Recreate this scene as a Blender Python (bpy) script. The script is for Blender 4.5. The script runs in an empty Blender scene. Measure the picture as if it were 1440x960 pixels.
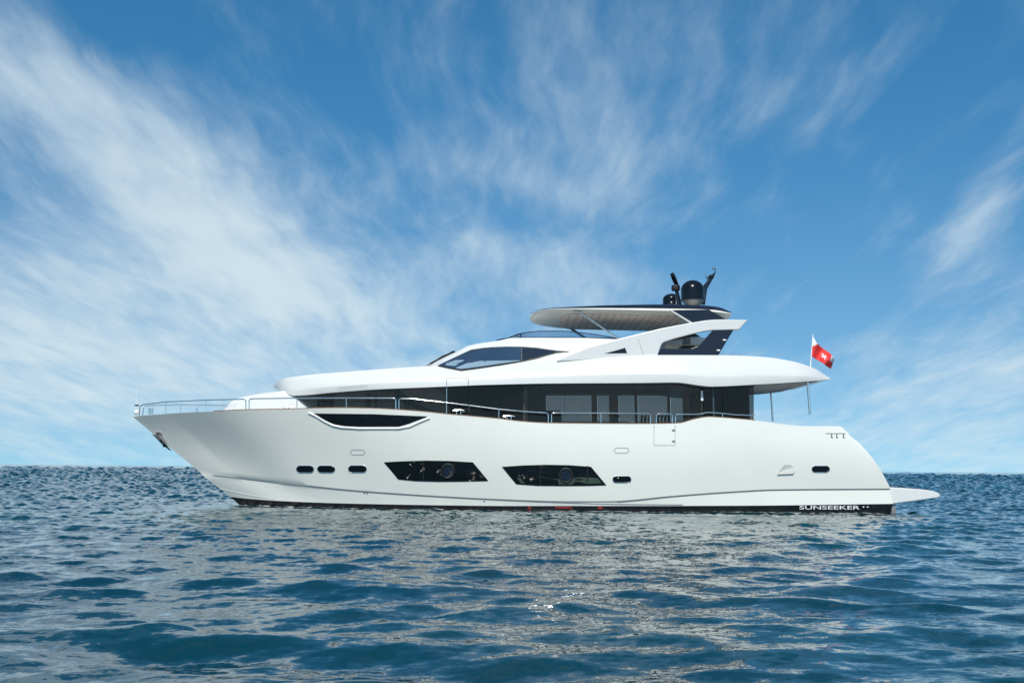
import bpy, bmesh, math, random
import numpy as np
from mathutils import Vector, Matrix
from mathutils.bvhtree import BVHTree

# ------------------------------------------------------------------ camera, sky, sun, exposure
SC = bpy.context.scene
COL = SC.collection
F = 1400.0                     # focal length in pixels of a 1440 px wide frame
PITCH = math.atan(178 / F)
ROLL = math.radians(0.48)
CAM_H = 1.38
CAM_Y = -37.25                 # the boat's centreline lies on y = 0, its near side at y = -3.25
cam_d = bpy.data.cameras.new('camera')
cam = bpy.data.objects.new('camera', cam_d); COL.objects.link(cam)
cam_d.sensor_width = 36; cam_d.lens = F / 1440 * 36; cam_d.clip_end = 30000; cam_d.clip_start = 0.1
Rcam = (Matrix.Rotation(-ROLL, 4, 'Y') @ Matrix.Rotation(math.radians(90) + PITCH, 4, 'X'))
cam.matrix_world = Matrix.Translation((0, CAM_Y, CAM_H)) @ Rcam
SC.camera = cam
SC.render.resolution_x = 1024; SC.render.resolution_y = 682

SUN_EL = math.radians(46)
SUN_AZ = math.atan2(-0.17, -1.0)          # direction to the sun, x = sin, y = cos: behind the camera, a little left
to_sun = Vector((math.sin(SUN_AZ) * math.cos(SUN_EL), math.cos(SUN_AZ) * math.cos(SUN_EL), math.sin(SUN_EL)))
sl = bpy.data.lights.new('sun', 'SUN'); sl.energy = 3.9; sl.angle = math.radians(0.5); sl.color = (1, 0.945, 0.845)
so = bpy.data.objects.new('sun', sl); COL.objects.link(so)
so.rotation_euler = to_sun.to_track_quat('Z', 'Y').to_euler()

SC.view_settings.view_transform = 'Standard'; SC.view_settings.look = 'None'
SC.view_settings.exposure = 0.06; SC.view_settings.gamma = 1; SC.view_settings.use_curve_mapping = False


class NT:
    """small helper round a node tree"""
    def __init__(s, nt): s.nt = nt; s.n = nt.nodes; s.l = nt.links
    def node(s, t, **k):
        n = s.n.new(t)
        for a, b in k.items(): setattr(n, a, b)
        return n
    def link(s, a, b): s.l.new(a, b)
    def put(s, v, sock):
        if isinstance(v, (int, float, tuple, list)): sock.default_value = v
        else: s.l.new(v, sock)
    def math(s, op, a, b=0.0, c=0.0, clamp=False):
        n = s.node('ShaderNodeMath', operation=op); n.use_clamp = clamp
        for i, v in enumerate((a, b, c)): s.put(v, n.inputs[i])
        return n.outputs[0]
    def vmath(s, op, a, b=(0, 0, 0), scale=None):
        n = s.node('ShaderNodeVectorMath', operation=op)
        s.put(a, n.inputs[0]); s.put(b, n.inputs[1])
        if scale is not None: s.put(scale, n.inputs['Scale'])
        return n.outputs['Value'] if op in ('LENGTH', 'DOT_PRODUCT', 'DISTANCE') else n.outputs[0]
    def mix(s, f, a, b, blend='MIX'):
        n = s.node('ShaderNodeMix', data_type='RGBA', blend_type=blend)
        s.put(f, n.inputs[0]); s.put(a, n.inputs[6]); s.put(b, n.inputs[7])
        return n.outputs[2]
    def noise(s, vec, scale, detail=4, rough=0.5, dist=0.0, color=False):
        n = s.node('ShaderNodeTexNoise')
        s.put(vec, n.inputs['Vector']); s.put(scale, n.inputs['Scale']); n.inputs['Detail'].default_value = detail
        n.inputs['Roughness'].default_value = rough; n.inputs['Distortion'].default_value = dist
        return n.outputs['Color' if color else 'Fac']
    def ramp(s, v, lo, hi, a=0.0, b=1.0, smooth=True):
        n = s.node('ShaderNodeMapRange', interpolation_type='SMOOTHSTEP' if smooth else 'LINEAR')
        s.put(v, n.inputs[0]); s.put(lo, n.inputs[1]); s.put(hi, n.inputs[2]); s.put(a, n.inputs[3]); s.put(b, n.inputs[4])
        return n.outputs[0]
    def mapping(s, vec, loc=(0, 0, 0), rot=(0, 0, 0), scale=(1, 1, 1)):
        n = s.node('ShaderNodeMapping'); s.put(vec, n.inputs[0])
        n.inputs[1].default_value = loc; n.inputs[2].default_value = rot; n.inputs[3].default_value = scale
        return n.outputs[0]


def pix_dir(px, py):
    d = Rcam @ Vector(((px - 720) / F, (480 - py) / F, -1)); return d.normalized()


world = bpy.data.worlds.new('World'); SC.world = world; world.use_nodes = True
w = NT(world.node_tree); w.n.clear()
SKY_K = 0.108
sky = w.node('ShaderNodeTexSky', sky_type='NISHITA'); sky.sun_disc = False
sky.sun_elevation = SUN_EL; sky.sun_rotation = SUN_AZ
sky.air_density = 1.0; sky.dust_density = 0.3; sky.ozone_density = 2.0; sky.altitude = 0
geo = w.node('ShaderNodeTexCoord'); D = geo.outputs['Generated']
sep = w.node('ShaderNodeSeparateXYZ'); w.link(D, sep.inputs[0])
zc = w.math('MAXIMUM', sep.outputs[2], 0.0)
lift = w.node('ShaderNodeCombineXYZ'); w.link(sep.outputs[0], lift.inputs[0]); w.link(sep.outputs[1], lift.inputs[1])
w.link(w.math('ADD', zc, 0.13), lift.inputs[2])            # no murky band right on the horizon
w.link(w.vmath('NORMALIZE', lift.outputs[0]), sky.inputs[0])
# clear air: bluer overhead, paler and slightly cyan towards the horizon
tint = w.mix(w.ramp(zc, 0.0, 0.42), (0.76, 1.04, 1.06, 1), (0.36, 1.02, 1.22, 1))
clear = w.mix(1.0, sky.outputs[0], tint, 'MULTIPLY')
# cirrus sheet: the direction is carried up to a flat layer of cloud, combed along one bearing
inv = w.math('DIVIDE', 1.0, w.math('ADD', zc, 0.16))
P = w.vmath('SCALE', D, scale=inv)
Pf = w.vmath('MULTIPLY', P, (1, 1, 0))
warp = w.vmath('SUBTRACT', w.noise(Pf, 1.1, 3, 0.5, color=True), (0.5, 0.5, 0.5))
Pw = w.vmath('ADD', Pf, w.vmath('SCALE', warp, scale=0.28))
comb = w.mapping(Pw, rot=(0, 0, math.radians(-14)), scale=(2.2, 0.75, 1))
comb2 = w.mapping(Pw, loc=(3.1, 1.7, 0), rot=(0, 0, math.radians(-24)), scale=(7.0, 1.7, 1))
n1 = w.noise(comb, 1.5, 8, 0.58, 0.0)
n2 = w.noise(comb2, 1.6, 7, 0.60, 0.1)
n3 = w.noise(Pw, 0.9, 3, 0.5)


def blob(px, py, rx, ry, ang=0.0):
    """soft patch of sky: gaussian round a direction"""
    c = pix_dir(px, py)
    right = Vector((c.y, -c.x, 0)).normalized(); up = right.cross(c)
    a = math.radians(ang)
    e1 = right * math.cos(a) + up * math.sin(a); e2 = -right * math.sin(a) + up * math.cos(a)
    u = w.math('MULTIPLY', w.vmath('DOT_PRODUCT', D, tuple(e1)), F / rx)
    v = w.math('MULTIPLY', w.vmath('DOT_PRODUCT', D, tuple(e2)), F / ry)
    r2 = w.math('ADD', w.math('MULTIPLY', u, u), w.math('MULTIPLY', v, v))
    front = w.math('GREATER_THAN', w.vmath('DOT_PRODUCT', D, tuple(c)), 0.0)
    return w.math('MULTIPLY', w.math('EXPONENT', w.math('MULTIPLY', r2, -1.0)), front)


def addm(*vals):
    s = None
    for k, v in vals:
        t = w.math('MULTIPLY', v, k); s = t if s is None else w.math('ADD', s, t)
    return s


cover = addm((0.58, blob(190, 220, 250, 90, -35)), (0.46, blob(430, 400, 260, 110, -28)), (0.42, blob(60, 430, 230, 110, 0)),
             (0.14, blob(640, 190, 260, 150, -40)), (0.20, blob(900, 170, 160, 160, 60)), (0.34, blob(1390, 290, 170, 30, 52)), (0.16, blob(860, 170, 150, 36, -75)), (0.14, blob(1190, 170, 90, 30, 60)), (0.12, blob(740, 260, 80, 26, -20)),
             (0.20, blob(1320, 560, 260, 60, 14)), (0.30, blob(270, 520, 300, 80, -8)), (0.10, blob(640, 420, 200, 110, 0)), (-0.10, blob(560, 40, 190, 110, 0)), (-0.02, blob(1130, 110, 220, 130, 0)), (-0.12, blob(1170, 420, 150, 150, 0)), (-0.25, blob(150, 20, 150, 40, 0)), (0.25, blob(760, 380, 150, 50, -5)), (0.28, blob(40, 90, 150, 60, -20)))
cover = w.math('ADD', cover, w.ramp(zc, 0.0, 0.18, 0.26, 0.0))
cover = w.math('ADD', cover, w.ramp(zc, 0.45, 0.9, 0.0, 0.12))
tex = addm((0.58, n1), (0.42, n2))
den = w.math('ADD', tex, w.math('MULTIPLY', cover, 0.55))
den = w.math('ADD', den, w.math('MULTIPLY', w.math('SUBTRACT', n3, 0.5), 0.55))
fac = w.ramp(den, 0.44, 1.06, 0.0, 0.86)
cloudcol = w.mix(w.ramp(zc, 0.0, 0.5), (6.2, 7.3, 7.8, 1), (6.1, 7.2, 7.8, 1))
skyc = w.mix(fac, clear, cloudcol)
bg = w.node('ShaderNodeBackground'); w.link(skyc, bg.inputs[0]); bg.inputs[1].default_value = SKY_K
wo = w.node('ShaderNodeOutputWorld'); w.link(bg.outputs[0], wo.inputs[0])

# ------------------------------------------------------------------ materials
MATS = {}


def mat(name, base, rough=0.4, metal=0.0, coat=0.0, spec=0.5, ior=1.45, var=0.0, vscale=2.0, bump=0.0, bscale=20.0, trans=0.0):
    m = bpy.data.materials.new(name); m.use_nodes = True
    t = NT(m.node_tree); b = t.n['Principled BSDF']
    b.inputs['Base Color'].default_value = (*base, 1); b.inputs['Roughness'].default_value = rough
    b.inputs['Metallic'].default_value = metal; b.inputs['Coat Weight'].default_value = coat
    b.inputs['Coat Roughness'].default_value = 0.06
    b.inputs['Specular IOR Level'].default_value = spec; b.inputs['IOR'].default_value = ior
    tc = t.node('ShaderNodeTexCoord').outputs['Object']
    if var > 0:
        n = t.noise(tc, vscale, 5, 0.6)
        c = t.mix(t.ramp(n, 0.3, 0.7), tuple(v * (1 - var) for v in base) + (1,), tuple(min(1, v * (1 + var)) for v in base) + (1,))
        t.link(c, b.inputs['Base Color'])
        t.link(t.ramp(n, 0.3, 0.7, rough * 0.85, rough * 1.2), b.inputs['Roughness'])
    if bump > 0:
        bn = t.node('ShaderNodeBump'); bn.inputs['Strength'].default_value = bump; bn.inputs['Distance'].default_value = 0.01
        t.link(t.noise(tc, bscale, 3, 0.5), bn.inputs['Height']); t.link(bn.outputs[0], b.inputs['Normal'])
    MATS[name] = m
    return m


WHITE = mat('gelcoat', (0.81, 0.795, 0.735), 0.20, coat=0.45, var=0.015, vscale=0.5, bump=0.35, bscale=0.9)
WHITE2 = mat('white_paint', (0.68, 0.68, 0.66), 0.26, coat=0.3, var=0.01, vscale=0.7)
IVORY = mat('ivory_paint', (0.84, 0.81, 0.74), 0.35, var=0.01)
NAVY = mat('navy_paint', (0.011, 0.014, 0.026), 0.2, coat=0.25, spec=0.4, var=0.05)
BLACK = mat('black_antifouling', (0.008, 0.008, 0.010), 0.35, var=0.3, vscale=3)
BGLASS = mat('black_glass', (0.006, 0.007, 0.008), 0.04, coat=0.0, spec=0.6)
RUBBER = mat('dark_trim', (0.02, 0.02, 0.02), 0.5, var=0.2)
STEEL = mat('polished_steel', (0.78, 0.76, 0.73), 0.14, metal=1.0, var=0.03)
GREY = mat('grey_trim', (0.22, 0.23, 0.24), 0.45, var=0.1)
TEAK = mat('teak', (0.22, 0.13, 0.08), 0.6, var=0.2, vscale=6)
LETTER = mat('white_lettering', (0.78, 0.80, 0.80), 0.4, var=0.02)
WOODIN = mat('interior_panel', (0.26, 0.21, 0.18), 0.6, var=0.25, vscale=1.5)
DARKIN = mat('interior_dark', (0.05, 0.042, 0.036), 0.6, var=0.3, vscale=1.5)
CURTAIN = mat('curtain_cloth', (0.55, 0.50, 0.42), 0.8, var=0.15, vscale=3)
LINING = mat('interior_lining', (0.74, 0.66, 0.59), 0.6, var=0.25, vscale=0.8)
BLUEIN = mat('interior_blue', (0.10, 0.16, 0.32), 0.5, var=0.2)
DOME = mat('dome_shell', (0.004, 0.005, 0.010), 0.22, coat=0.15, spec=0.35)
CREAM = mat('cream_base', (0.62, 0.52, 0.42), 0.5, var=0.05)
PHGLASS = mat('cabin_glass', (0.055, 0.10, 0.16), 0.05, metal=0.55, spec=0.8)
PHGLASS2 = mat('cabin_glass_dark', (0.02, 0.03, 0.05), 0.05, metal=0.3, spec=0.8)
PALEGLASS = mat('painted_reflection', (0.30, 0.42, 0.50), 0.1, metal=0.3)  # pale reflection painted as lighter patches on the pilothouse panes
BRONZE = mat('fairlead_bronze', (0.55, 0.42, 0.36), 0.35, metal=0.6)
RED = mat('flag_red', (0.78, 0.045, 0.04), 0.7, var=0.06, vscale=6)
FLAGW = mat('flag_white', (0.80, 0.80, 0.80), 0.7)
CLEARW = mat('white_plastic', (0.82, 0.82, 0.82), 0.3)


def glass_mat(name, tint, refl=0.08, gcol=(0.9, 0.95, 1, 1)):
    m = bpy.data.materials.new(name); m.use_nodes = True
    t = NT(m.node_tree); t.n.clear()
    tr = t.node('ShaderNodeBsdfTransparent'); tr.inputs[0].default_value = (*tint, 1)
    gl = t.node('ShaderNodeBsdfGlossy'); gl.inputs[0].default_value = gcol; gl.inputs['Roughness'].default_value = 0.03
    fr = t.node('ShaderNodeFresnel'); fr.inputs[0].default_value = 1.5
    f = t.math('ADD', fr.outputs[0], refl - 0.04)
    mx = t.node('ShaderNodeMixShader'); t.link(f, mx.inputs[0]); t.link(tr.outputs[0], mx.inputs[1]); t.link(gl.outputs[0], mx.inputs[2])
    o = t.node('ShaderNodeOutputMaterial'); t.link(mx.outputs[0], o.inputs[0])
    return m


TINT = glass_mat('tinted_glass', (0.66, 0.63, 0.61), 0.04, (0.66, 0.58, 0.52, 1))
TINT2 = glass_mat('smoked_glass', (0.42, 0.40, 0.39), 0.04, (0.66, 0.58, 0.52, 1))
SCREEN = glass_mat('blue_screen_glass', (0.72, 0.76, 0.82), 0.06)


def stripe_mat(name, a, b, axis, period, width, rough=0.5):
    """boards or slats: narrow dark joints or shade lines across one axis"""
    m = bpy.data.materials.new(name); m.use_nodes = True
    t = NT(m.node_tree); p = t.n['Principled BSDF']; p.inputs['Roughness'].default_value = rough
    s = t.node('ShaderNodeSeparateXYZ'); t.link(t.node('ShaderNodeTexCoord').outputs['Object'], s.inputs[0])
    v = t.math('FRACT', t.math('DIVIDE', t.math('ADD', s.outputs[axis], 100.0), period))
    j = t.math('LESS_THAN', v, width)
    t.link(t.mix(j, (*a, 1), (*b, 1)), p.inputs['Base Color'])
    return m


SLATS = stripe_mat('beige_slats', (0.88, 0.76, 0.67), (0.70, 0.57, 0.49), 0, 0.27, 0.3)
SOFFIT = stripe_mat('soffit_boards', (0.55, 0.52, 0.50), (0.18, 0.16, 0.15), 1, 0.42, 0.10)  # dark stripes paint the shade lines along the ribs
TEAKD = stripe_mat('teak_deck', (0.30, 0.20, 0.13), (0.06, 0.04, 0.03), 1, 0.07, 0.10, 0.6)

# ------------------------------------------------------------------ the boat's own frame
MB = Matrix.Rotation(-ROLL, 4, 'Y')                 # trimmed a little by the bow
MBi = MB.inverted()
CL = MBi @ Vector((0, CAM_Y, CAM_H))                # the camera seen from the boat's frame (for reading off the photograph)
RL = MBi.to_3x3() @ Rcam.to_3x3()


def ray(px, py):
    return (RL @ Vector(((px - 720) / F, (480 - py) / F, -1))).normalized()


def L(px, py, y):
    """boat-frame point on the fore-and-aft plane y that the photograph shows at (px, py)"""
    d = ray(px, py); k = (y - CL.y) / d.y
    return CL + d * k


def tab(pts, smooth=True):
    """interpolating table x -> value (monotone cubic or linear)"""
    x = np.array([p[0] for p in pts], float); y = np.array([p[1] for p in pts], float)
    if not smooth or len(x) < 3: return lambda q: float(np.interp(q, x, y))
    h = np.diff(x); d = np.diff(y) / h
    m = np.zeros(len(x)); m[0] = d[0]; m[-1] = d[-1]
    for i in range(1, len(x) - 1):
        if d[i - 1] * d[i] > 0:
            w1 = 2 * h[i] + h[i - 1]; w2 = h[i] + 2 * h[i - 1]
            m[i] = (w1 + w2) / (w1 / d[i - 1] + w2 / d[i])

    def f(q):
        q = min(max(q, x[0]), x[-1]); i = min(max(int(np.searchsorted(x, q)) - 1, 0), len(x) - 2)
        t = (q - x[i]) / h[i]
        return float((1 + 2 * t) * (1 - t) ** 2 * y[i] + t * (1 - t) ** 2 * h[i] * m[i] + t * t * (3 - 2 * t) * y[i + 1] + t * t * (t - 1) * h[i] * m[i + 1])
    return f


class Row:
    def __init__(s, pts, smooth=True):
        s.a = pts[0][0]; s.b = pts[-1][0]
        s.y = tab([(p[0], p[1]) for p in pts], smooth); s.w = tab([(p[0], p[2]) for p in pts], True)
    def at(s, u):
        px = s.a + (s.b - s.a) * u
        return L(px, s.y(px), -s.w(px))
    def atpx(s, px): return L(px, s.y(px), -s.w(px))


def mk(name, verts, faces, m, parent=None, smooth=True, ang=35, flip=False):
    me = bpy.data.meshes.new(name)
    if flip: faces = [tuple(reversed(f)) for f in faces]
    me.from_pydata([tuple(v) for v in verts], [], faces); me.update()
    ms = m if isinstance(m, (list, tuple)) else [m]
    for q in ms: me.materials.append(q)
    if smooth:
        me.polygons.foreach_set('use_smooth', [True] * len(me.polygons))
        me.set_sharp_from_angle(angle=math.radians(ang))
    o = bpy.data.objects.new(name, me); COL.objects.link(o)
    if parent: o.parent = parent
    return o


def fixn(o):
    bm = bmesh.new(); bm.from_mesh(o.data)
    bmesh.ops.remove_doubles(bm, verts=bm.verts, dist=1e-5)
    bmesh.ops.dissolve_degenerate(bm, edges=bm.edges, dist=1e-6)
    bmesh.ops.recalc_face_normals(bm, faces=bm.faces); bm.to_mesh(o.data); bm.free()
    return o


def gridmesh(rows, close=False):
    n = len(rows[0]); V = [p for r in rows for p in r]; Fc = []
    R = len(rows)
    for i in range(R if close else R - 1):
        a = i * n; b = ((i + 1) % R) * n
        for k in range(n - 1): Fc.append((a + k, a + k + 1, b + k + 1, b + k))
    return V, Fc


def body(name, rows, m, parent, n=140, ang=35, caps=True):
    """closed symmetric body: near-side rows from underside centre to top centre, mirrored to the far side"""
    near = [[Vector(p) for p in r] for r in rows]
    near[0] = [Vector((p.x, 0, p.z)) for p in near[0]]; near[-1] = [Vector((p.x, 0, p.z)) for p in near[-1]]
    far = [[Vector((p.x, -p.y, p.z)) for p in r] for r in reversed(near[1:-1])]
    allr = near + far
    V, Fc = gridmesh(allr, close=True)
    R = len(allr); nn = len(allr[0])
    if caps:
        Fc.append(tuple(i * nn for i in range(R))); Fc.append(tuple(i * nn + nn - 1 for i in reversed(range(R))))
    o = mk(name, V, Fc, m, parent); fixn(o)
    o.data.polygons.foreach_set('use_smooth', [True] * len(o.data.polygons)); o.data.set_sharp_from_angle(angle=math.radians(ang))
    return o


def plate(name, pts, y0, th, m, parent, bevel=0.0, mirror=False):
    """flat panel traced in side view: its outer face on plane y0, thickness th inboard; pts are photograph points or vectors"""
    P3 = [L(p[0], p[1], y0) for p in pts]
    sgn = -1 if mirror else 1
    V = [Vector((p.x, sgn * y0, p.z)) for p in P3] + [Vector((p.x, sgn * (y0 + th), p.z)) for p in P3]
    n = len(P3)
    Fc = [tuple(range(n)), tuple(range(2 * n - 1, n - 1, -1))] + [(i, i + n, (i + 1) % n + n, (i + 1) % n) for i in range(n)]
    o = mk(name, V, Fc, m, parent, smooth=False); fixn(o)
    if bevel:
        b = o.modifiers.new('bevel', 'BEVEL'); b.width = bevel; b.segments = 2; b.limit_method = 'ANGLE'; b.angle_limit = math.radians(60)
    return o


def box(name, x0, x1, y0, y1, z0, z1, m, parent, bevel=0.0):
    V = [Vector((x, y, z)) for x in (x0, x1) for y in (y0, y1) for z in (z0, z1)]
    Fc = [(0, 1, 3, 2), (4, 6, 7, 5), (0, 4, 5, 1), (2, 3, 7, 6), (0, 2, 6, 4), (1, 5, 7, 3)]
    o = mk(name, V, Fc, m, parent, smooth=False); fixn(o)
    if bevel:
        b = o.modifiers.new('bevel', 'BEVEL'); b.width = bevel; b.segments = 2
    return o


def tubedata(pts, r, seg=10, closed=False):
    pts = [Vector(p) for p in pts]; n = len(pts); V = []; Fc = []
    rs = r if isinstance(r, (list, tuple)) else [r] * n
    for i, p in enumerate(pts):
        a = pts[(i - 1) % n] if (closed or i > 0) else pts[i]; b = pts[(i + 1) % n] if (closed or i < n - 1) else pts[i]
        t = (b - a).normalized(); ref = Vector((0, 1, 0)) if abs(t.y) < 0.9 else Vector((1, 0, 0))
        u = t.cross(ref).normalized(); v = t.cross(u)
        for k in range(seg):
            an = 2 * math.pi * k / seg; V.append(p + (u * math.cos(an) + v * math.sin(an)) * rs[i])
    for i in range(n if closed else n - 1):
        for k in range(seg):
            a = i * seg; b = ((i + 1) % n) * seg
            Fc.append((a + k, a + (k + 1) % seg, b + (k + 1) % seg, b + k))
    if not closed:
        Fc.append(tuple(range(seg - 1, -1, -1))); Fc.append(tuple((n - 1) * seg + k for k in range(seg)))
    return V, Fc


def tube(name, pts, r, m, parent, seg=10, closed=False):
    V, Fc = tubedata(pts, r, seg, closed)
    return fixn(mk(name, V, Fc, m, parent, ang=50))


def lathe(name, c, prof, m, parent, seg=32, axis='Z'):
    V = []; Fc = []
    for (r, z) in prof:
        for k in range(seg):
            a = 2 * math.pi * k / seg; V.append(Vector((c[0] + r * math.cos(a), c[1] + r * math.sin(a), c[2] + z)))
    for i in range(len(prof) - 1):
        for k in range(seg): Fc.append((i * seg + k, i * seg + (k + 1) % seg, (i + 1) * seg + (k + 1) % seg, (i + 1) * seg + k))
    Fc.append(tuple(range(seg - 1, -1, -1))); Fc.append(tuple((len(prof) - 1) * seg + k for k in range(seg)))
    return fixn(mk(name, V, Fc, m, parent, ang=40))


yacht = bpy.data.objects.new('motor_yacht', None); COL.objects.link(yacht); yacht.matrix_world = MB
yacht['label'] = 'long white motor yacht with dark windows and navy hardtop, lying broadside on the sea'
yacht['category'] = 'yacht'

# ------------------------------------------------------------------ hull
SHEER = Row([(187, 586, 0.02), (200, 584.3, 0.32), (216, 583, 0.62), (250, 580.6, 1.12), (314, 577.6, 1.95), (345, 576.2, 2.22), (417, 575, 2.62), (450, 573.8, 2.78),
             (480, 573.6, 2.9), (520, 574.2, 3.0), (557, 576, 3.08), (600, 579.3, 3.14), (630, 582.5, 3.18), (680, 586.8, 3.22), (702, 588.8, 3.24), (733, 592.6, 3.25), (775, 595, 3.25),
             (900, 596, 3.25), (940, 595.6, 3.25), (955, 595, 3.25), (978, 589, 3.25), (997, 586.2, 3.25), (1016, 587.2, 3.24), (1061, 591, 3.22), (1134, 598.8, 3.15), (1180, 598.9, 3.05), (1194, 609.5, 3.0)])
CHINE = Row([(284, 666, 0.02), (310, 667.5, 0.34), (372, 675, 1.0), (430, 681.5, 1.62), (480, 687, 1.95), (600, 695.8, 2.5), (720, 702, 2.82), (800, 704.3, 2.95), (860, 704.2, 3.0),
             (890, 702.3, 3.02), (940, 697.2, 3.05), (1040, 689.9, 3.05), (1087, 687.6, 3.02), (1252, 686.3, 2.9)])
BOOT = Row([(324, 698.2, 0.02), (345, 700.6, 0.32), (388, 703.7, 0.92), (480, 707.3, 1.72), (600, 709.7, 2.36), (720, 711, 2.72), (860, 711, 2.92), (1040, 710.6, 2.97), (1256, 708, 2.86)])
KEEL = Row([(372, 740, 0.02), (420, 748, 0.45), (500, 756, 1.2), (620, 760, 2.0), (800, 760, 2.5), (1240, 750, 2.6)])
NU = 220
us = [(i / NU) for i in range(NU + 1)]
us = us[:-1] + [us[-2] + (1 - us[-2]) * k / 8 for k in range(1, 9)]; NU = len(us) - 1
us = [u + 0.10 * math.sin(2 * math.pi * u) / (-2 * math.pi) for u in us]     # denser at bow and stern ends
NV = 14
rows = []
for j in range(NV + 1):
    t = j / NV; r = []
    for u in us:
        a = SHEER.at(u); b = CHINE.at(u); p = a.lerp(b, t)
        s = math.sin(math.pi * t)
        bow = max(0.0, 1 - u / 0.34)
        env = min(1.0, u / 0.05)
        p.y -= s * (-0.17 * bow + 0.08 * min(1, u * 2)) * env      # concave flare forward, slight belly amidships
        aft = max(0.0, (u - 0.93) / 0.07)
        p.x += s * 0.10 * aft ** 2
        p.z += s * 0.06 * aft ** 2
        if j == 1: p.x -= 0.13 * max(0.0, (u - 0.985) / 0.015)      # notch under the stern wing
        r.append(p)
    rows.append(r)
chl = [p + Vector((0, 0.045 * min(1, i / 14), -0.035)) for i, p in enumerate(rows[-1])]     # small ledge under the spray knuckle
low = []
for j in range(1, 5):
    t = j / 4
    low.append([c.lerp(BOOT.at(u), t) for c, u in zip(chl, us)])
rows_w = rows + [chl] + low
# bulwark: cap, inner face, deck
cap = [Vector((p.x + 0.02, min(0, p.y + min(0.12, abs(p.y) * 0.9)), p.z + 0.004)) for p in rows[0]]
DZ = tab([(-15, 0.10), (-9, 0.12), (-6, 0.45), (-2, 0.9), (16, 0.9)])
inn = [Vector((p.x, p.y + min(0.02, abs(p.y) * .1), p.z - DZ(p.x))) for p in cap]
ctr = [Vector((p.x, 0, p.z)) for p in inn]


def mirror_rows(rs): return [[Vector((p.x, -p.y, p.z)) for p in r] for r in rs]


near = [ctr, inn, cap] + rows_w
V, Fc = gridmesh(near); n0 = len(V)
V2, F2 = gridmesh(mirror_rows(near)); Fc += [tuple(q + n0 for q in reversed(f)) for f in F2]; V = V + V2
nn = len(us)
# transom
for i in range(3, len(near) - 1):
    a = i * nn + nn - 1; b = (i + 1) * nn + nn - 1
    Fc.append((a, b, b + n0, a + n0))
hull = mk('hull', V, Fc, WHITE, yacht); fixn(hull)
hull.data.polygons.foreach_set('use_smooth', [True] * len(hull.data.polygons)); hull.data.set_sharp_from_angle(angle=math.radians(28))
# black bottom
bt = [BOOT.at(u) + Vector((0, 0.004, 0)) for u in us]; kl = [KEEL.at(u) for u in us]
kc = [Vector((p.x, 0, p.z - 0.25)) for p in kl]
br = [bt, [a.lerp(b, .35) + Vector((0, -0.05, 0)) for a, b in zip(bt, kl)], kl, kc]
V, Fc = gridmesh(br); n1_ = len(V); V2, F2 = gridmesh(mirror_rows(br)); Fc += [tuple(q + n1_ for q in reversed(f)) for f in F2]; V += V2
for i in range(3):
    a = i * nn + nn - 1; b = (i + 1) * nn + nn - 1; Fc.append((a, b, b + n1_, a + n1_))
bottom = mk('bottom_paint', V, Fc, BLACK, yacht); fixn(bottom)

# ------------------------------------------------------------------ raised decks
def rowpts(pts, smooth=True, n=150):
    r = Row(pts, smooth); return [r.at(i / n) for i in range(n + 1)]


bandtop = rowpts([(384.5, 543, .1), (392, 534.7, .95), (402, 531.3, 1.35), (492, 522.2, 1.95), (605, 514.2, 2.15), (700, 508, 2.28), (783, 503.5, 2.38), (860, 499, 2.5), (1011, 499.3, 2.65),
                  (1077, 502, 2.65), (1110, 507, 2.58), (1143, 516.8, 2.4), (1167, 531.3, 2.15)])
bandbot = rowpts([(386, 545.5, .12), (397, 551.2, 1.15), (413, 556, 1.6), (470, 551.5, 2.05), (526, 547.5, 2.32), (600, 544.4, 2.58), (683, 541, 2.72), (779, 538.9, 2.80), (900, 538.2, 2.88), (950, 537.6, 2.92), (985, 541.9, 2.95),
                  (999, 543.2, 2.95), (1060, 540.6, 2.93), (1115, 537.5, 2.85), (1146, 535.2, 2.6), (1168, 533, 2.2)])
mids = []
for t, bulge in ((0.08, 0.03), (0.26, 0.07), (0.48, 0.10), (0.68, 0.115), (0.74, 0.11)):
    mids.append([b.lerp(a, 1 - t) + Vector((0, -bulge * min(1, k / 12, (150 - k) / 8), 0)) for k, (a, b) in enumerate(zip(bandtop, bandbot))])
inner = [Vector((p.x, p.y * 0.86, p.z - 0.0)) for p in bandbot]
deckband = body('upper_deck', [inner, inner, bandbot] + list(reversed(mids)) + [bandtop, bandtop], WHITE2, yacht, ang=26)
# boarded soffit set just under the overhang aft
sof = []
for k in range(24):
    px = 1062 + (1150 - 1062) * k / 23
    r = Row([(1060, 540.6, 2.78), (1115, 537.5, 2.7), (1146, 535.2, 2.45), (1155, 534.4, 2.3)]); sof.append(r.atpx(px))
V = []; Fc = []
for p in sof: V += [Vector((p.x, p.y, p.z - 0.012)), Vector((p.x, -p.y, p.z - 0.012)), Vector((p.x, p.y, p.z - 0.03)), Vector((p.x, -p.y, p.z - 0.03))]
for k in range(len(sof) - 1):
    a = 4 * k; Fc += [(a, a + 4, a + 5, a + 1), (a + 2, a + 3, a + 7, a + 6), (a, a + 2, a + 6, a + 4), (a + 1, a + 5, a + 7, a + 3)]
Fc += [(0, 1, 3, 2), (len(V) - 4, len(V) - 2, len(V) - 1, len(V) - 3)]
fixn(mk('soffit', V, Fc, SOFFIT, yacht, smooth=False))

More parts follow.
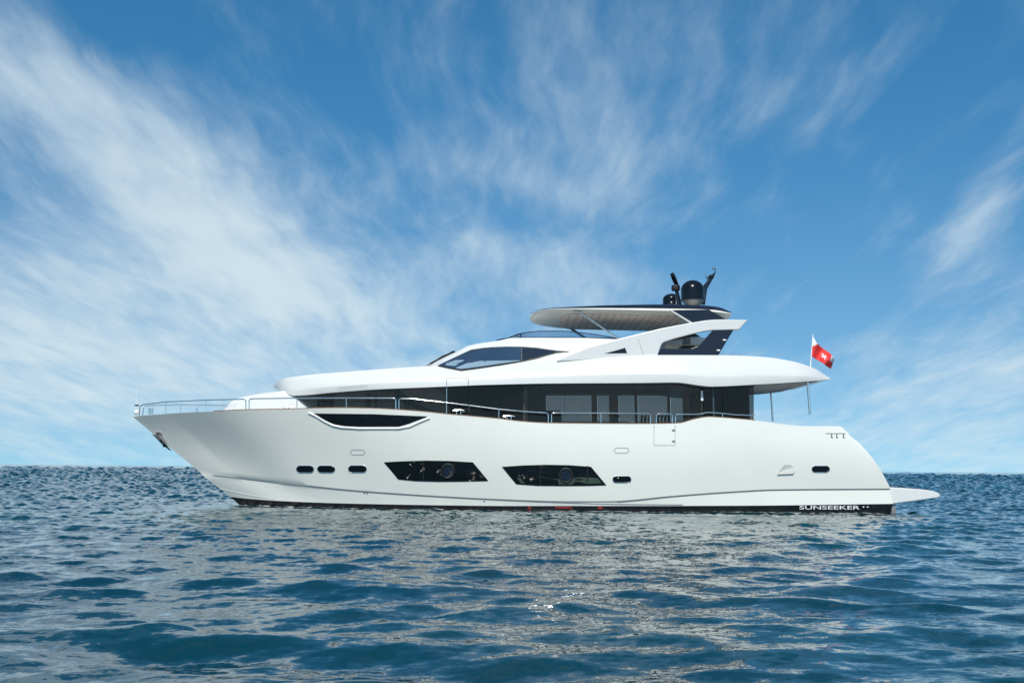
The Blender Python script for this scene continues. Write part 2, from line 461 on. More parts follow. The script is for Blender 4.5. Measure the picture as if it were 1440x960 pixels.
# trunk on the foredeck
tt = rowpts([(312, 579.5, .75), (318, 571, .85), (326, 563.7, .95), (338, 558.9, 1.05), (392, 550.2, 1.3), (446, 545, 1.4)], n=60)
tb = rowpts([(312, 582, .9), (326, 582, 1.1), (338, 581, 1.2), (392, 580, 1.45), (446, 579, 1.6)], n=60)
tm = [a.lerp(b, .3) + Vector((0, -.09, 0)) for a, b in zip(tt, tb)]
body('foredeck_trunk', [tb, tb, tm, tt, tt], WHITE2, yacht)

# pilothouse and flybridge coaming
pt = rowpts([(606, 512.4, 1.0), (612, 508.8, 1.08), (640, 495, 1.35), (660, 485.8, 1.5), (704, 478.2, 1.75), (722, 474.9, 1.82), (804, 474.7, 1.98), (869, 477, 2.08), (930, 481, 2.15)])
pb = rowpts([(606, 517, 1.5), (625, 520, 2.16), (650, 523.5, 2.36), (700, 518, 2.44), (754, 511, 2.46), (800, 507, 2.48), (930, 503, 2.5)])
pm = [[a.lerp(b, t) + Vector((0, -bb * min(1, k / 20), 0)) for k, (a, b) in enumerate(zip(pt, pb))] for t, bb in ((.08, .05), (.2, .055), (.4, .045), (.65, .02))]
pil = body('pilothouse', [pb, pb] + list(reversed(pm)) + [pt, pt], WHITE2, yacht, ang=30)


def bvh_of(objs):
    V = []; Pn = []
    for o in objs:
        n = len(V); V += [v.co.copy() for v in o.data.vertices]; Pn += [tuple(i + n for i in p.vertices) for p in o.data.polygons]
    return BVHTree.FromPolygons(V, Pn)


HB = bvh_of([hull]); SB = bvh_of([deckband, pil]); BB = bvh_of([bottom, hull])


def hit(bv, px, py, off=0.0):
    d = ray(px, py); h = bv.ray_cast(CL, d)
    if h[0] is None: return L(px, py, -3)
    nrm = h[1]
    if nrm.dot(d) > 0: nrm = -nrm
    return h[0] + nrm * off


def patch(name, bv, top, bot, m, parent, off=0.012, nx=40, ny=5, smooth=False, depth=0.03):
    """panel let into a curved surface: outline given by an upper and a lower edge, follows the surface, has edges of its own"""
    x0 = top[0][0]; x1 = top[-1][0]; ft = tab(top, smooth); fb = tab(bot, smooth)
    xs = sorted(set([x0 + (x1 - x0) * i / nx for i in range(nx + 1)] + [p[0] for p in top + bot if x0 <= p[0] <= x1]))
    V = []; V2 = []
    for x in xs:
        a = ft(x); b = fb(x)
        for j in range(ny + 1):
            y = a + (b - a) * j / ny
            p = hit(bv, x, y, off); q = hit(bv, x, y, off - depth)
            V.append(p); V2.append(q)
    n = len(V); m_ = ny + 1; Fc = []
    for i in range(len(xs) - 1):
        for j in range(ny):
            a = i * m_ + j; Fc.append((a, a + 1, a + m_ + 1, a + m_)); Fc.append((a + n, a + m_ + n, a + m_ + 1 + n, a + 1 + n))
        for a in (i * m_, i * m_ + ny): Fc.append((a, a + m_, a + m_ + n, a + n))
    for i in (0, len(xs) - 1):
        for j in range(ny): a = i * m_ + j; Fc.append((a, a + 1, a + 1 + n, a + n))
    o = mk(name, V + V2, Fc, m, parent); fixn(o)
    o.data.polygons.foreach_set('use_smooth', [True] * len(o.data.polygons)); o.data.set_sharp_from_angle(angle=math.radians(40))
    return o


def oval(cx, cy, rx, ry, n=28, sq=3.2):
    out = []
    for k in range(n):
        a = 2 * math.pi * k / n; c, s = math.cos(a), math.sin(a)
        out.append((cx + rx * (abs(c) ** (2 / sq)) * (1 if c >= 0 else -1), cy + ry * (abs(s) ** (2 / sq)) * (1 if s >= 0 else -1)))
    return out


def stadium(x0, x1, y0, y1, n=10):
    r = (y1 - y0) / 2; cy = (y0 + y1) / 2; out = []
    for k in range(n + 1): a = -math.pi / 2 + math.pi * k / n; out.append((x1 - r + r * math.cos(a), cy + r * math.sin(a)))
    for k in range(n + 1): a = math.pi / 2 + math.pi * k / n; out.append((x0 + r + r * math.cos(a), cy + r * math.sin(a)))
    return out


def fan(name, bv, pts, m, parent, off=0.012, depth=0.03, inset=None):
    cx = sum(p[0] for p in pts) / len(pts); cy = sum(p[1] for p in pts) / len(pts)
    V = [hit(bv, cx, cy, off)] + [hit(bv, *p, off) for p in pts] + [hit(bv, *p, off - depth) for p in pts]; n = len(pts)
    Fc = [(0, 1 + k, 1 + (k + 1) % n) for k in range(n)] + [(1 + k, 1 + k + n, 1 + (k + 1) % n + n, 1 + (k + 1) % n) for k in range(n)]
    return fixn(mk(name, V, Fc, m, parent, ang=30))


def line(name, bv, pts, r, m, parent, off=0.0, closed=False, seg=8):
    return tube(name, [hit(bv, *p, off) for p in pts], r, m, parent, seg, closed)


def dense(pts, n=40):
    f = tab(pts, True); a = pts[0][0]; b = pts[-1][0]
    return [(a + (b - a) * k / n, f(a + (b - a) * k / n)) for k in range(n + 1)]


# windows in the hull
w0 = patch('hull_window', HB, [(442, 581), (526, 582), (601, 585.2)], [(442, 581.6), (453, 588), (462, 593.2), (472, 596.8), (486, 598.8), (505, 599.6), (561, 599.6), (575, 595.5), (601, 585.8)], BGLASS, yacht)
w0['label'] = 'long upswept black window under the foredeck rail'
line('window_frame', HB, [(434, 580), (444, 584.5), (456, 592), (468, 597.8), (480, 600.5), (505, 602.2), (560, 602.2), (576, 599.5), (590, 593), (604, 587.5)], 0.045, WHITE, w0, off=0.0)
w1 = patch('hull_window', HB, [(540, 649.6), (560, 648.4), (597, 647.2), (630, 647.6), (665, 649.6), (675, 661.5), (686.5, 675.6)],
           [(540, 650), (550, 661.5), (560, 673.7), (585, 676.2), (616, 677), (650, 676.8), (686.5, 676)], BGLASS, yacht)
w2 = patch('hull_window', HB, [(706, 656), (735, 654), (767, 653), (800, 653.6), (831, 655.8), (842, 669), (852.5, 681.6)],
           [(706, 656.4), (716, 668.6), (726, 680.5), (755, 682.6), (790, 683), (825, 682.8), (852.5, 682)], BGLASS, yacht)
for wn, cx, cy, cols in ((w1, 629.8, 661.8, (596,)), (w2, 795.8, 668, (760, 826))):
    line('porthole_ring', HB, oval(cx, cy, 8.8, 9.6, sq=2), 0.035, RUBBER, wn, off=0.014, closed=True)
    fan('opening_port', HB, oval(cx, cy, 7.2, 7.8, sq=2), TINTP if False else PHGLASS2, wn, off=0.03)
    for c in cols: line('mullion', HB, [(c, cy - 13.5), (c, cy + 13.5)], 0.02, RUBBER, wn, off=0.012)
for pts in (((727, 671), (760, 670), (820, 670.5), (841, 672), (846, 679), (790, 681), (733, 679)),):
    fan('green_blind', HB, pts, mat('green_blind', (0.05, 0.075, 0.055), 0.3, var=0.2), w2, off=0.014, depth=0.02)
for (a, b, y0, y1) in ((417.4, 440.8, 654.8, 663.6), (446.8, 470.6, 654.8, 663.6), (490.4, 515, 654.6, 663.4), (862, 887, 669.6, 677.8), (1142, 1166.2, 655.2, 663.2)):
    pr = fan('porthole', HB, stadium(a, b, y0, y1), BGLASS, yacht, off=0.006)
    line('porthole_rim', HB, stadium(a - .4, b + .4, y0 - .4, y1 + .6), 0.014, STEEL, pr, off=0.004, closed=True)
for (a, b, y0, y1) in ((493, 512.6, 632.4, 639.2), (864, 884, 629.6, 636.8)):
    line('deck_light_outline', HB, stadium(a, b, y0, y1), 0.010, GREY, yacht, off=0.0, closed=True, seg=6)
# boarding gate
g = line('boarding_gate', HB, [(919.7, 597.5), (919.7, 626), (949.3, 626), (949.3, 597.5)], 0.010, GREY, yacht, off=0.0, seg=6)
for y in (604.5, 620): fan('hinge', HB, [(945, y - 1.1), (949.5, y - 1.1), (949.5, y + 1.1), (945, y + 1.1)], GREY, g, off=0.02)
# scoop aft
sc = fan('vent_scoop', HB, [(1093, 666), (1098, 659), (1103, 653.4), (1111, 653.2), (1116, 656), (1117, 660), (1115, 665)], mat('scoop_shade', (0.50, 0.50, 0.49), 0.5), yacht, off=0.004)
sc['label'] = 'shell shaped vent hollow in the aft topside'
fan('scoop_ramp', HB, [(1093, 666.3), (1106, 660.5), (1116, 657.5), (1117, 661), (1115, 665.5)], WHITE, sc, off=0.05, depth=0.06)
# stern wing slots, their dark gaps drawn as grey bars
line('stern_groove', HB, [(1161, 609.2), (1189, 609.4)], 0.014, GREY, yacht, off=0.002)
for x in (1169.3, 1176.5, 1186): line('wing_slot', HB, [(x, 609.4), (x, 614.6), (x + 1.5, 614.8)], 0.022, GREY, yacht, off=0.01)
# drains
for x, y in ((512.5, 692.8), (516.4, 693.4), (681, 704.5)): fan('drain', HB, oval(x, y, .9, .9, 10, 2), RUBBER, yacht, off=0.012)
# shade under the spray knuckle drawn as grey lines; lower strake forward
line('spray_strake', HB, dense([(309, 686.5), (345, 694.5), (386, 701.2)], 20), 0.007, WHITE, yacht, off=0.004)
line('knuckle_shade_line', HB, dense([(300, 667.6), (372, 676.6), (430, 683), (480, 688.5), (600, 697.2), (680, 701.6), (760, 705), (875, 708.6), (960, 709.3)], 90), 0.017, GREY, yacht, off=-0.003)
line('knuckle_shade_line', HB, dense([(868, 704.9), (890, 703.4), (940, 698.6), (1040, 691.2), (1087, 689), (1250, 687.6)], 60), 0.019, GREY, yacht, off=-0.003)
# toe rail along the sheer
capr = []
for px in np.linspace(300, 1062, 190):
    p = SHEER.atpx(float(px)); capr.append(Vector((p.x, p.y + 0.02, p.z + 0.014)))
tube('cap_rail', capr, 0.017, TEAK, yacht, 8)

# swim platform
sp_top = [(1242, 686.9), (1253, 684.9), (1275, 686.2), (1298, 688), (1312, 690), (1319, 692.4), (1323, 696.6), (1320, 699.2), (1300, 702.2), (1255.6, 708), (1242, 708.8)]
yp = -2.72
pp = [L(x, y, yp) for x, y in sp_top]
V = []; Fc = []
prof = [(0.0, -2.6), (0.03, -2.72), (0.03, 0)]
ys = [(-2.72, 0.0), (-2.4, 0.0), (2.4, 0.0), (2.72, 0.0)]
n = len(pp)
for (yy, dx) in ys:
    for i, p in enumerate(pp): V.append(Vector((p.x, yy, p.z)))
for j in range(3):
    for i in range(n): a = j * n + i; b = j * n + (i + 1) % n; Fc.append((a, b, b + n, a + n))
Fc += [tuple(range(n)), tuple(range(4 * n - 1, 3 * n - 1, -1))]
plat = mk('swim_platform', V, Fc, WHITE2, yacht, ang=30); fixn(plat)
bv_ = plat.modifiers.new('bevel', 'BEVEL'); bv_.width = 0.03; bv_.segments = 3; bv_.limit_method = 'ANGLE'
tk = [pp[1] + Vector((.05, 0, .008)), pp[2] + Vector((0, 0, .012)), pp[3] + Vector((0, 0, .012)), pp[4] + Vector((0, 0, .012))]
V = []
for yy in (-2.62, 2.62):
    for p in tk: V.append(Vector((p.x, yy, p.z)))
    for p in tk: V.append(Vector((p.x, yy, p.z - .03)))
Fc = []
for i in range(3): Fc += [(i, i + 1, i + 9, i + 8), (i + 4, i + 12, i + 13, i + 5), (i, i + 4, i + 5, i + 1), (i + 8, i + 9, i + 13, i + 12)]
Fc += [(0, 8, 12, 4), (3, 7, 15, 11)]
fixn(mk('deck_boards', V, Fc, TEAKD, plat, smooth=False))
a = L(1243, 709, -2.6); b = L(1256, 722, -2.6)
box('platform_bracket', a.x, b.x + .1, -2.62, -2.4, b.z, a.z, GREY, plat, 0.02)
line('platform_seam', BVHTree.FromPolygons([v.co.copy() for v in plat.data.vertices], [tuple(p.vertices) for p in plat.data.polygons]), [(1242.5, 687.5), (1242.5, 708)], 0.008, GREY, plat)

# lettering on the black bottom aft
cu = bpy.data.curves.new('lettering', 'FONT'); cu.body = 'SUNSEEKER'; cu.resolution_u = 3; cu.offset = 0.012
to = bpy.data.objects.new('lettering_source', cu); COL.objects.link(to)
bpy.context.view_layer.update()
lm = bpy.data.meshes.new_from_object(to.evaluated_get(bpy.context.evaluated_depsgraph_get()))
COL.objects.unlink(to); bpy.data.objects.remove(to)
xs = [v.co.x for v in lm.vertices]; ysx = [v.co.y for v in lm.vertices]
for v in lm.vertices:
    px = 1124 + (v.co.x - min(xs)) / (max(xs) - min(xs)) * 85; py = 715.8 - (v.co.y - min(ysx)) / (max(ysx) - min(ysx)) * 5.4
    v.co = hit(BB, px, py, 0.01)
lm.materials.clear(); lm.materials.append(LETTER)
lo = bpy.data.objects.new('hull_lettering', lm); COL.objects.link(lo); lo.parent = yacht
for x in (1214, 1220): fan('draught_mark', BB, [(x - 1, 711.5), (x + 1.2, 711.5), (x + 1.2, 713), (x - 1, 713)], LETTER, yacht, off=0.01, depth=0.01)

DRED = mat('mark_red', (0.30, 0.02, 0.02), 0.5, var=0.3)
for (x0, x1, y0, y1) in ((742, 748, 712, 714.6), (780, 806, 712.2, 714), (840, 848, 712, 714.8)):  # small red marks along the black bottom
    fan('red_mark', BB, [(x0, y1), (x0 + 1, y0), (x1 - 2, y0 + .3), (x1, y1)], DRED, yacht, off=0.008, depth=0.01)

# ------------------------------------------------------------------ main deckhouse: tinted glazing, cabin inside, far wall with its openings
GW = tab([(413, 1.52), (470, 1.85), (526, 2.1), (600, 2.32), (700, 2.42), (1100, 2.45)])
BT = Row([(413, 556, 1.6), (470, 551.5, 2.05), (526, 547.5, 2.32), (600, 544.4, 2.58), (683, 541, 2.72), (779, 538.9, 2.80), (900, 538.2, 2.88), (950, 537.6, 2.92), (985, 541.9, 2.95), (999, 543.2, 2.95), (1062, 540.6, 2.93)])


def glazing(name, x0, x1, m, parent, inset=0.0, side=-1, top=-2.5, bot=602, left=None, n=None):
    """one pane: a curved sheet 12 mm thick standing between the side deck and the deck above"""
    n = n or max(2, int((x1 - x0) / 6)); V = []
    for k in range(n + 1):
        px = x0 + (x1 - x0) * k / n; y = -(GW(px) - inset)
        pt_ = L(px, BT.y(px) + top, y); yb = bot if left is None else min(bot, left(px)); pb_ = L(px, yb, y)
        for q in (pt_, pb_):
            V.append(Vector((q.x, side * -q.y, q.z))); V.append(Vector((q.x, side * -(q.y + 0.012), q.z)))
    Fc = []
    for k in range(n):
        a = 4 * k; Fc += [(a, a + 4, a + 6, a + 2), (a + 1, a + 3, a + 7, a + 5), (a, a + 1, a + 5, a + 4), (a + 2, a + 6, a + 7, a + 3)]
    Fc += [(0, 2, 3, 1), (4 * n, 4 * n + 1, 4 * n + 3, 4 * n + 2)]
    return fixn(mk(name, V, Fc, m, parent, ang=30))


diag = tab([(413, 556.5), (436, 574), (437, 602), (2000, 602)], False)
panes = [(413, 560.0, TINT, diag), (560.6, 627.6, TINT, None), (628.2, 659, TINT2, None), (659.6, 735, TINT2, None), (735.6, 831, TINT, None), (831.6, 893, TINT, None), (893.6, 984, TINT, None), (990, 1016, TINT2, None), (1016.5, 1060, TINT2, None)]
for (x0, x1, m, lf) in panes: glazing('window_pane', x0, x1, m, yacht, left=lf, n=30 if lf else None)
glazing('far_side_wall', 413, 745, DARKIN, yacht, inset=0.06, side=1, left=diag, n=50)
# door posts on the glass
for px, yt, th in ((628, 532, .014), (986.8, 541, .05)):
    pts = [hit(SB, px, y, 0.01) if y < BT.y(px) - 1 else L(px, y, -(GW(px) + 0.02)) for y in np.linspace(yt, 583 if px < 700 else 597, 8)]
    if th == .05: tube('window_post', [L(px, y, -(GW(px) + 0.0)) for y in (541, 597)], .06, RUBBER, yacht)
line('door_outline', SB, [(628, y_) for y_ in (542, 540, 538, 536, 534, 532.2)] + [(x_, 532.2) for x_ in range(632, 658, 4)] + [(658.6, y_) for y_ in (532.2, 534, 536, 538, 540, 541.4)], 0.012, GREY, yacht, seg=6)
tube('door_post', [L(628.2, y, -(GW(628) + 0.03)) for y in (543, 583)], .014, STEEL, yacht)
lp = L(987, 556, -2.53); l0 = L(985.2, 549, -2.53); l1 = L(988.8, 563.5, -2.53)
box('specular_strip', l0.x, l1.x, -2.57, -2.50, l1.z, l0.z, CLEARW, yacht, 0.01)  # specular streak on the glass, built as a white box
# diagonal styling bars behind the glass
def inpoly(name, pts, inset, m, th=0.03):
    V = []
    c = []
    for (px, py) in pts: c.append(L(px, py, -(GW(px) - inset)))
    n = len(c); V = c + [p + Vector((0, th, 0)) for p in c]
    Fc = [tuple(range(n)), tuple(range(2 * n - 1, n - 1, -1))] + [(i, i + n, (i + 1) % n + n, (i + 1) % n) for i in range(n)]
    return fixn(mk(name, V, Fc, m, yacht, smooth=False))


inpoly('mullion', [(544, 545), (557, 545), (584, 566), (612, 578), (600, 582), (570, 566)], 0.06, DARKIN)
inpoly('mullion', [(612, 543), (628, 543), (660, 572), (700, 592), (690, 594), (650, 574)], 0.05, WOODIN)
inpoly('interior_screen', [(668, 564), (697, 553.5), (705, 558), (682, 571)], 0.04, RUBBER)
inpoly('mullion', [(668, 564), (690, 578), (705, 590), (700, 592), (684, 580)], 0.05, RUBBER)
arcs = [(700, 557), (720, 551), (745, 544.5), (782, 537), (782, 538.6), (745, 546.4), (720, 553), (700, 559)]
inpoly('mullion', arcs, 0.05, RUBBER)
inpoly('interior_panel', [(640, 536), (782, 536), (745, 545), (715, 553), (698, 556), (668, 564), (640, 566)], 0.09, DARKIN)
# interior
def ibox(name, px0, px1, py0, py1, y0, y1, m, bev=0.0):
    a = L(px0, py0, y0); b = L(px1, py1, y0)
    return box(name, min(a.x, b.x), max(a.x, b.x), min(y0, y1), max(y0, y1), min(a.z, b.z), max(a.z, b.z), m, yacht, bev)


fl = L(700, 604, -2.3)
x_f = L(600, 560, -1.6).x; x_a = L(1056, 560, -2.35).x
box('cabin_sole', x_f, x_a, -2.3, 2.3, fl.z - 0.45, fl.z - 0.40, WOODIN, yacht)
zc_ = L(779, 541.5, -2.3).z
box('cabin_ceiling', L(560, 560, -2).x, x_a, -2.2, 2.2, zc_ + 0.02, zc_ + 0.05, LINING, yacht)
box('bulkhead', L(742, 560, 0).x, L(742, 560, 0).x + 0.06, -1.9, 2.25, fl.z - 0.4, zc_ + 0.02, WOODIN, yacht)
ibox('bulkhead', 1000, 1003, 536, 606, -2.2, 2.25, DARKIN)
ibox('cabin_partition', 560, 742, 546, 606, -2.12, -2.08, LINING)
ibox('cabin_partition', 470, 556, 551, 580, -1.5, -1.46, LINING)
ibox('cabin_partition', 1004, 1055, 536, 606, -2.1, -2.05, DARKIN)
ibox('curtain', 514, 522, 552, 580, -1.5, -1.42, CURTAIN, 0.02)
ibox('curtain', 526, 531, 552, 580, -1.5, -1.42, CURTAIN, 0.02)
ibox('bunk', 468, 512, 562, 580, -1.35, -0.95, BLUEIN, 0.04)
ibox('helm_console', 560, 625, 568, 590, -1.6, -1.0, DARKIN, 0.1)
ibox('sofa', 700, 790, 577, 604, -1.9, -1.1, DARKIN, 0.08)
ibox('curtain', 741, 748, 555, 600, -2.1, -1.95, DARKIN, 0.03)
ibox('curtain', 750, 757, 555, 600, -2.1, -1.95, DARKIN, 0.03)
ibox('galley_counter', 705, 735, 560, 566, -1.7, -1.0, CURTAIN, 0.02)
# far wall with openings
YF = 2.38
ops = [(768, 793.6), (795, 831), (840, 856), (870, 891.6), (897, 937.4), (942.8, 959)]
xx = [742] + [q for o_ in ops for q in o_] + [1003]
for i in range(0, len(xx), 2):
    a = L(xx[i], 534, YF); b = L(xx[i + 1], 606, YF)
    box('far_wall_post', a.x, b.x, YF - .06, YF, fl.z - .4, zc_ + .02, LINING, yacht)
a = L(742, 540, YF); b = L(1003, 556, YF)
box('far_wall_header', a.x, b.x, YF - .075, YF - .062, b.z, zc_ + .02, LINING, yacht)
for (p, q) in ops:
    a = L(p, 550, YF); b = L(q, 550, YF)
    box('far_window_pane', a.x, b.x, YF - .035, YF - .025, fl.z - .4, zc_, TINT, yacht)
a = L(452, 548, 2.2)
box('far_wall', x_f, L(742, 560, YF).x, 1.9, 1.96, fl.z - .4, zc_ - .1, DARKIN, yacht)
# dining chairs' backs seen against the far windows
for px in (864, 869, 903, 908, 913, 926, 931, 936):
    tube('chair_back', [L(px, 598, -1.2), L(px - 1, 588, -1.2), L(px + 1, 583.5, -1.2)], .035, RUBBER, yacht)

# pilothouse glazing
pw = patch('pilothouse_window', SB, [(615.6, 514.4), (640, 502.6), (662.5, 492), (680, 489.4), (691.7, 488.4), (712, 487.5), (733, 487.6), (755, 489), (783, 493), (800, 494.2)],
           [(615.6, 515), (632, 518.6), (649, 521.7), (676, 518), (704, 513.9), (733, 509), (754, 504.6), (768, 500.4), (783, 496.4), (800, 494.7)], RUBBER, yacht, off=0.022, nx=110, ny=16)
patch('pane', SB, [(619.5, 513.7), (640, 504), (663, 493.4), (691.7, 489.8), (712, 488.9), (733, 489)], [(619.5, 514.6), (632, 517.2), (649, 520.2), (676, 516.7), (704, 512.6), (733, 507.7)], PHGLASS, pw, off=0.034, nx=100, ny=16)
patch('pane', SB, [(734.4, 489), (755, 490.4), (783, 494.2), (790, 494.8)], [(734.4, 507.4), (754, 503), (768, 499), (783, 495.2), (790, 495)], PHGLASS2, pw, off=0.034, nx=60, ny=14)
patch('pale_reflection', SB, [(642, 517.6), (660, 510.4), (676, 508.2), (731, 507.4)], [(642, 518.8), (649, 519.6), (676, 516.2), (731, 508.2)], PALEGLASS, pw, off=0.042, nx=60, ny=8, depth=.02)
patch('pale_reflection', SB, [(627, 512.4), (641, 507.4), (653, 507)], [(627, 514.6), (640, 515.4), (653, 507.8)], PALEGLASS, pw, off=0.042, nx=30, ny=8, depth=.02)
# raked windscreen in front of the pilothouse
ws = [L(606, 512, -0.95), L(640, 494.2, -1.25)]
V = []
for p in ws:
    for yy in (p.y, 0, -p.y):
        V.append(Vector((p.x - (0.30 if yy == 0 else 0.06), yy, p.z + (0.04))))
for p in ws:
    for yy in (p.y, 0, -p.y):
        V.append(Vector((p.x + 0.08, yy, p.z - 0.03)))
Fc = [(0, 1, 4, 3), (1, 2, 5, 4), (6, 9, 10, 7), (7, 10, 11, 8), (0, 3, 9, 6), (2, 8, 11, 5), (0, 6, 7, 1), (1, 7, 8, 2), (3, 4, 10, 9), (4, 5, 11, 10)]
wsn = fixn(mk('windscreen', V, Fc, BGLASS, yacht, smooth=False))
tube('wiper', [L(612, 508, -.9), L(622, 501, -.9), L(637, 495.0, -.9), L(640, 495, -.8)], .03, RUBBER, wsn)

# flybridge screen
scr = Row([(716, 474.4, 1.45), (729, 469.4, 1.6), (745, 466.6, 1.7), (758, 465.6, 1.76), (787, 465.4, 1.84), (829, 469, 1.95), (869, 475.6, 2.04)])
scb = Row([(716, 478, 1.65), (729, 476, 1.75), (787, 477, 1.92), (829, 477, 1.98), (869, 479, 2.06)])
n = 50
A = [scr.at(i / n) for i in range(n + 1)]; B = [scb.at(i / n) for i in range(n + 1)]
for sg in (1, -1):
    V = []
    for p, q in zip(A, B):
        V += [Vector((p.x, p.y * sg, p.z)), Vector((q.x, q.y * sg, q.z)), Vector((p.x, (p.y + .012) * sg, p.z)), Vector((q.x, (q.y + .012) * sg, q.z))]
    Fc = []
    for i in range(n): a = 4 * i; Fc += [(a, a + 1, a + 5, a + 4), (a + 2, a + 6, a + 7, a + 3), (a, a + 4, a + 6, a + 2)]
    s_ = fixn(mk('wind_screen', V, Fc, SCREEN, yacht, ang=50))
    tube('screen_trim', [Vector((p.x, p.y * sg, p.z)) for p in A], .014, NAVY, s_, 6)
    tube('screen_trim', [Vector((hit(SB, 716 + (869 - 716) * i / n, scb.y(716 + (869 - 716) * i / n)).x, 0, 0)) if False else Vector((q.x, (q.y - .03) * sg, pz)) for i, (q, pz) in enumerate((q, L(716 + 153 * k / n, 474.6 + (2 * max(0, k / n - .55)), q.y).z) for k, q in enumerate(B))], .016, NAVY, s_, 6)
# front of the screen, closing across the boat
V = []; m_ = 14
for k in range(m_ + 1):
    a_ = -1 + 2 * k / m_; p = A[0]; bulge = math.cos(a_ * math.pi / 2) * .55
    V += [Vector((p.x - bulge, -a_ * p.y * -1, p.z + .05 * math.cos(a_ * math.pi / 2))), Vector((p.x - bulge - .05, a_ * p.y, p.z - .16)), ]
Fc = [(2 * k, 2 * k + 1, 2 * k + 3, 2 * k + 2) for k in range(m_)]
so_ = mk('wind_screen', V, Fc, SCREEN, yacht); sm = so_.modifiers.new('thick', 'SOLIDIFY'); sm.thickness = .012

# ------------------------------------------------------------------ arch, hardtop, mast
arch_pts = [(783, 505.5), (806, 495.8), (829, 486.9), (850, 481.4), (871, 476), (900, 468.8), (932, 461), (952, 457.2), (971, 453.7), (992.5, 450.2), (1004, 449.2), (1017, 448.9), (1052, 449.6),
            (1039.5, 463.2), (1026, 463.6), (1002, 464.2), (988, 466.2), (970, 470.3), (950, 475.6), (934, 480.6), (931, 483), (929, 487), (924.5, 500.5), (783, 508)]
nv_pts = [(924.8, 500.5), (930.5, 489.6), (945, 490.2), (958, 490.4), (972, 489.6), (981, 486.8), (992, 476), (1002.3, 464.4), (1031.6, 463.8), (1021, 481), (1009.8, 500.5)]
for mir in (False, True):
    a_ = plate('side_arch', arch_pts, -2.55, 0.2, WHITE2, yacht, 0.03, mir)
    b_ = plate('arch_leg', nv_pts, -2.535, 0.18, NAVY, yacht, 0.02, mir)
    c_ = plate('hardtop_pillar', [(941.8, 435.8), (997, 435.2), (1021, 448.8), (1004, 449.6), (973, 454.6)], -2.42, 0.12, NAVY, yacht, 0.01, mir)
    p0 = L(941.8, 435.8, -2.43); p1 = L(973, 454.6, -2.43); sg = -1 if mir else 1
    tube('pillar_edge', [Vector((p0.x, sg * -2.43, p0.z)), Vector((p1.x, sg * -2.43, p1.z))], .035, WHITE2, c_, 8)
    if not mir:
        plate('arch_window', [(850, 496.9), (866, 492.6), (879, 488.8), (882, 496.4)], -2.558, 0.02, BGLASS, a_)
        tube('panel_joint', [L(897, 476, -2.552), L(905, 499, -2.552)], .006, GREY, a_, 6)
        for x, y in ((1019.5, 477.5), (1011, 492)): box('deck_light', L(x - 2.4, y, -2.63).x, L(x + 2.4, y, -2.63).x, -2.57, -2.50, L(x, y + 1, -2.63).z, L(x, y - 1, -2.63).z, CLEARW, b_, .01)
# wet bar and cushions glimpsed through the arch
def fbox(name, px0, px1, py0, py1, y0, y1, m, bev=.03): return ibox(name, px0, px1, py0, py1, y0, y1, m, bev)


fbox('bar_unit', 936, 990, 484, 500, -0.6, 0.4, CREAM, .05)
fbox('sun_cushion', 958, 978, 485.5, 489.5, -1.9, -1.3, RUBBER, .04)
fbox('helm_seat', 962, 972, 474, 484, 0.6, 1.1, GREY, .06)

ht_e = [(745, 443.5, .15), (748, 440.8, .75), (756, 437.8, 1.4), (766, 435.6, 1.8), (780, 434.4, 2.1), (803, 434.4, 2.3), (866, 435.2, 2.42), (941, 436.8, 2.42), (1000, 438.0, 2.35), (1028.5, 441, 2.15)]
ht_t = [(746, 442, .1), (749, 439.2, .6), (757, 436, 1.2), (768, 433.6, 1.6), (782, 432.4, 1.85), (803, 431.2, 2.0), (866, 428.8, 2.15), (937, 427.9, 2.15), (997, 429.8, 2.05), (1012, 432, 1.95), (1028, 438.6, 1.85)]
E = rowpts(ht_e, n=90); T = rowpts(ht_t, n=90)
T2 = [Vector((p.x, p.y * .55, p.z + .05)) for p in T]
U = [Vector((e.x, e.y * .93, e.z - .07)) for e in E]
U2 = [Vector((e.x, e.y * .80, e.z - .10)) for e in E]
hs = body('hardtop_shell', [U2, U2, U, E, [a.lerp(b, .35) for a, b in zip(E, T)]] + [[a.lerp(b, .35) for a, b in zip(E, T)]], IVORY, yacht, ang=40)
E3 = [a.lerp(b, .34) + Vector((0, -.012, 0)) for a, b in zip(E, T)]
E4 = [a.lerp(b, .75) + Vector((0, -.05, 0)) for a, b in zip(E, T)]
hn = body('hardtop_roof', [E3, E3, E4, T, T2, T2], NAVY, yacht, ang=40)
# slatted lining under the hardtop
sx0 = L(806, 436, -2.2).x; sx1 = L(965, 437, -2.2).x
sl_p = [(sx0 - .7, -.0), (sx0 + .05, -1.92), (L(930, 436, -2).x, -1.95), (sx1, -1.6)]
zE = tab([(e.x, e.z) for e in E])
V = []; Fc = []
K = 60
for k in range(K + 1):
    x = sx0 - .35 + (sx1 - sx0 + .35) * k / K
    hw = min(1.95, 1.2 + (x - sx0 + .35) * 2.0)
    z = zE(x) - .106
    V += [Vector((x, -hw, z)), Vector((x, hw, z)), Vector((x, -hw, z - .02)), Vector((x, hw, z - .02))]
for k in range(K): a = 4 * k; Fc += [(a, a + 1, a + 5, a + 4), (a + 2, a + 6, a + 7, a + 3), (a, a + 4, a + 6, a + 2), (a + 1, a + 3, a + 7, a + 5)]
Fc += [(0, 2, 3, 1), (4 * K, 4 * K + 1, 4 * K + 3, 4 * K + 2)]
lin = fixn(mk('roof_lining', V, Fc, SLATS, hs, smooth=False))
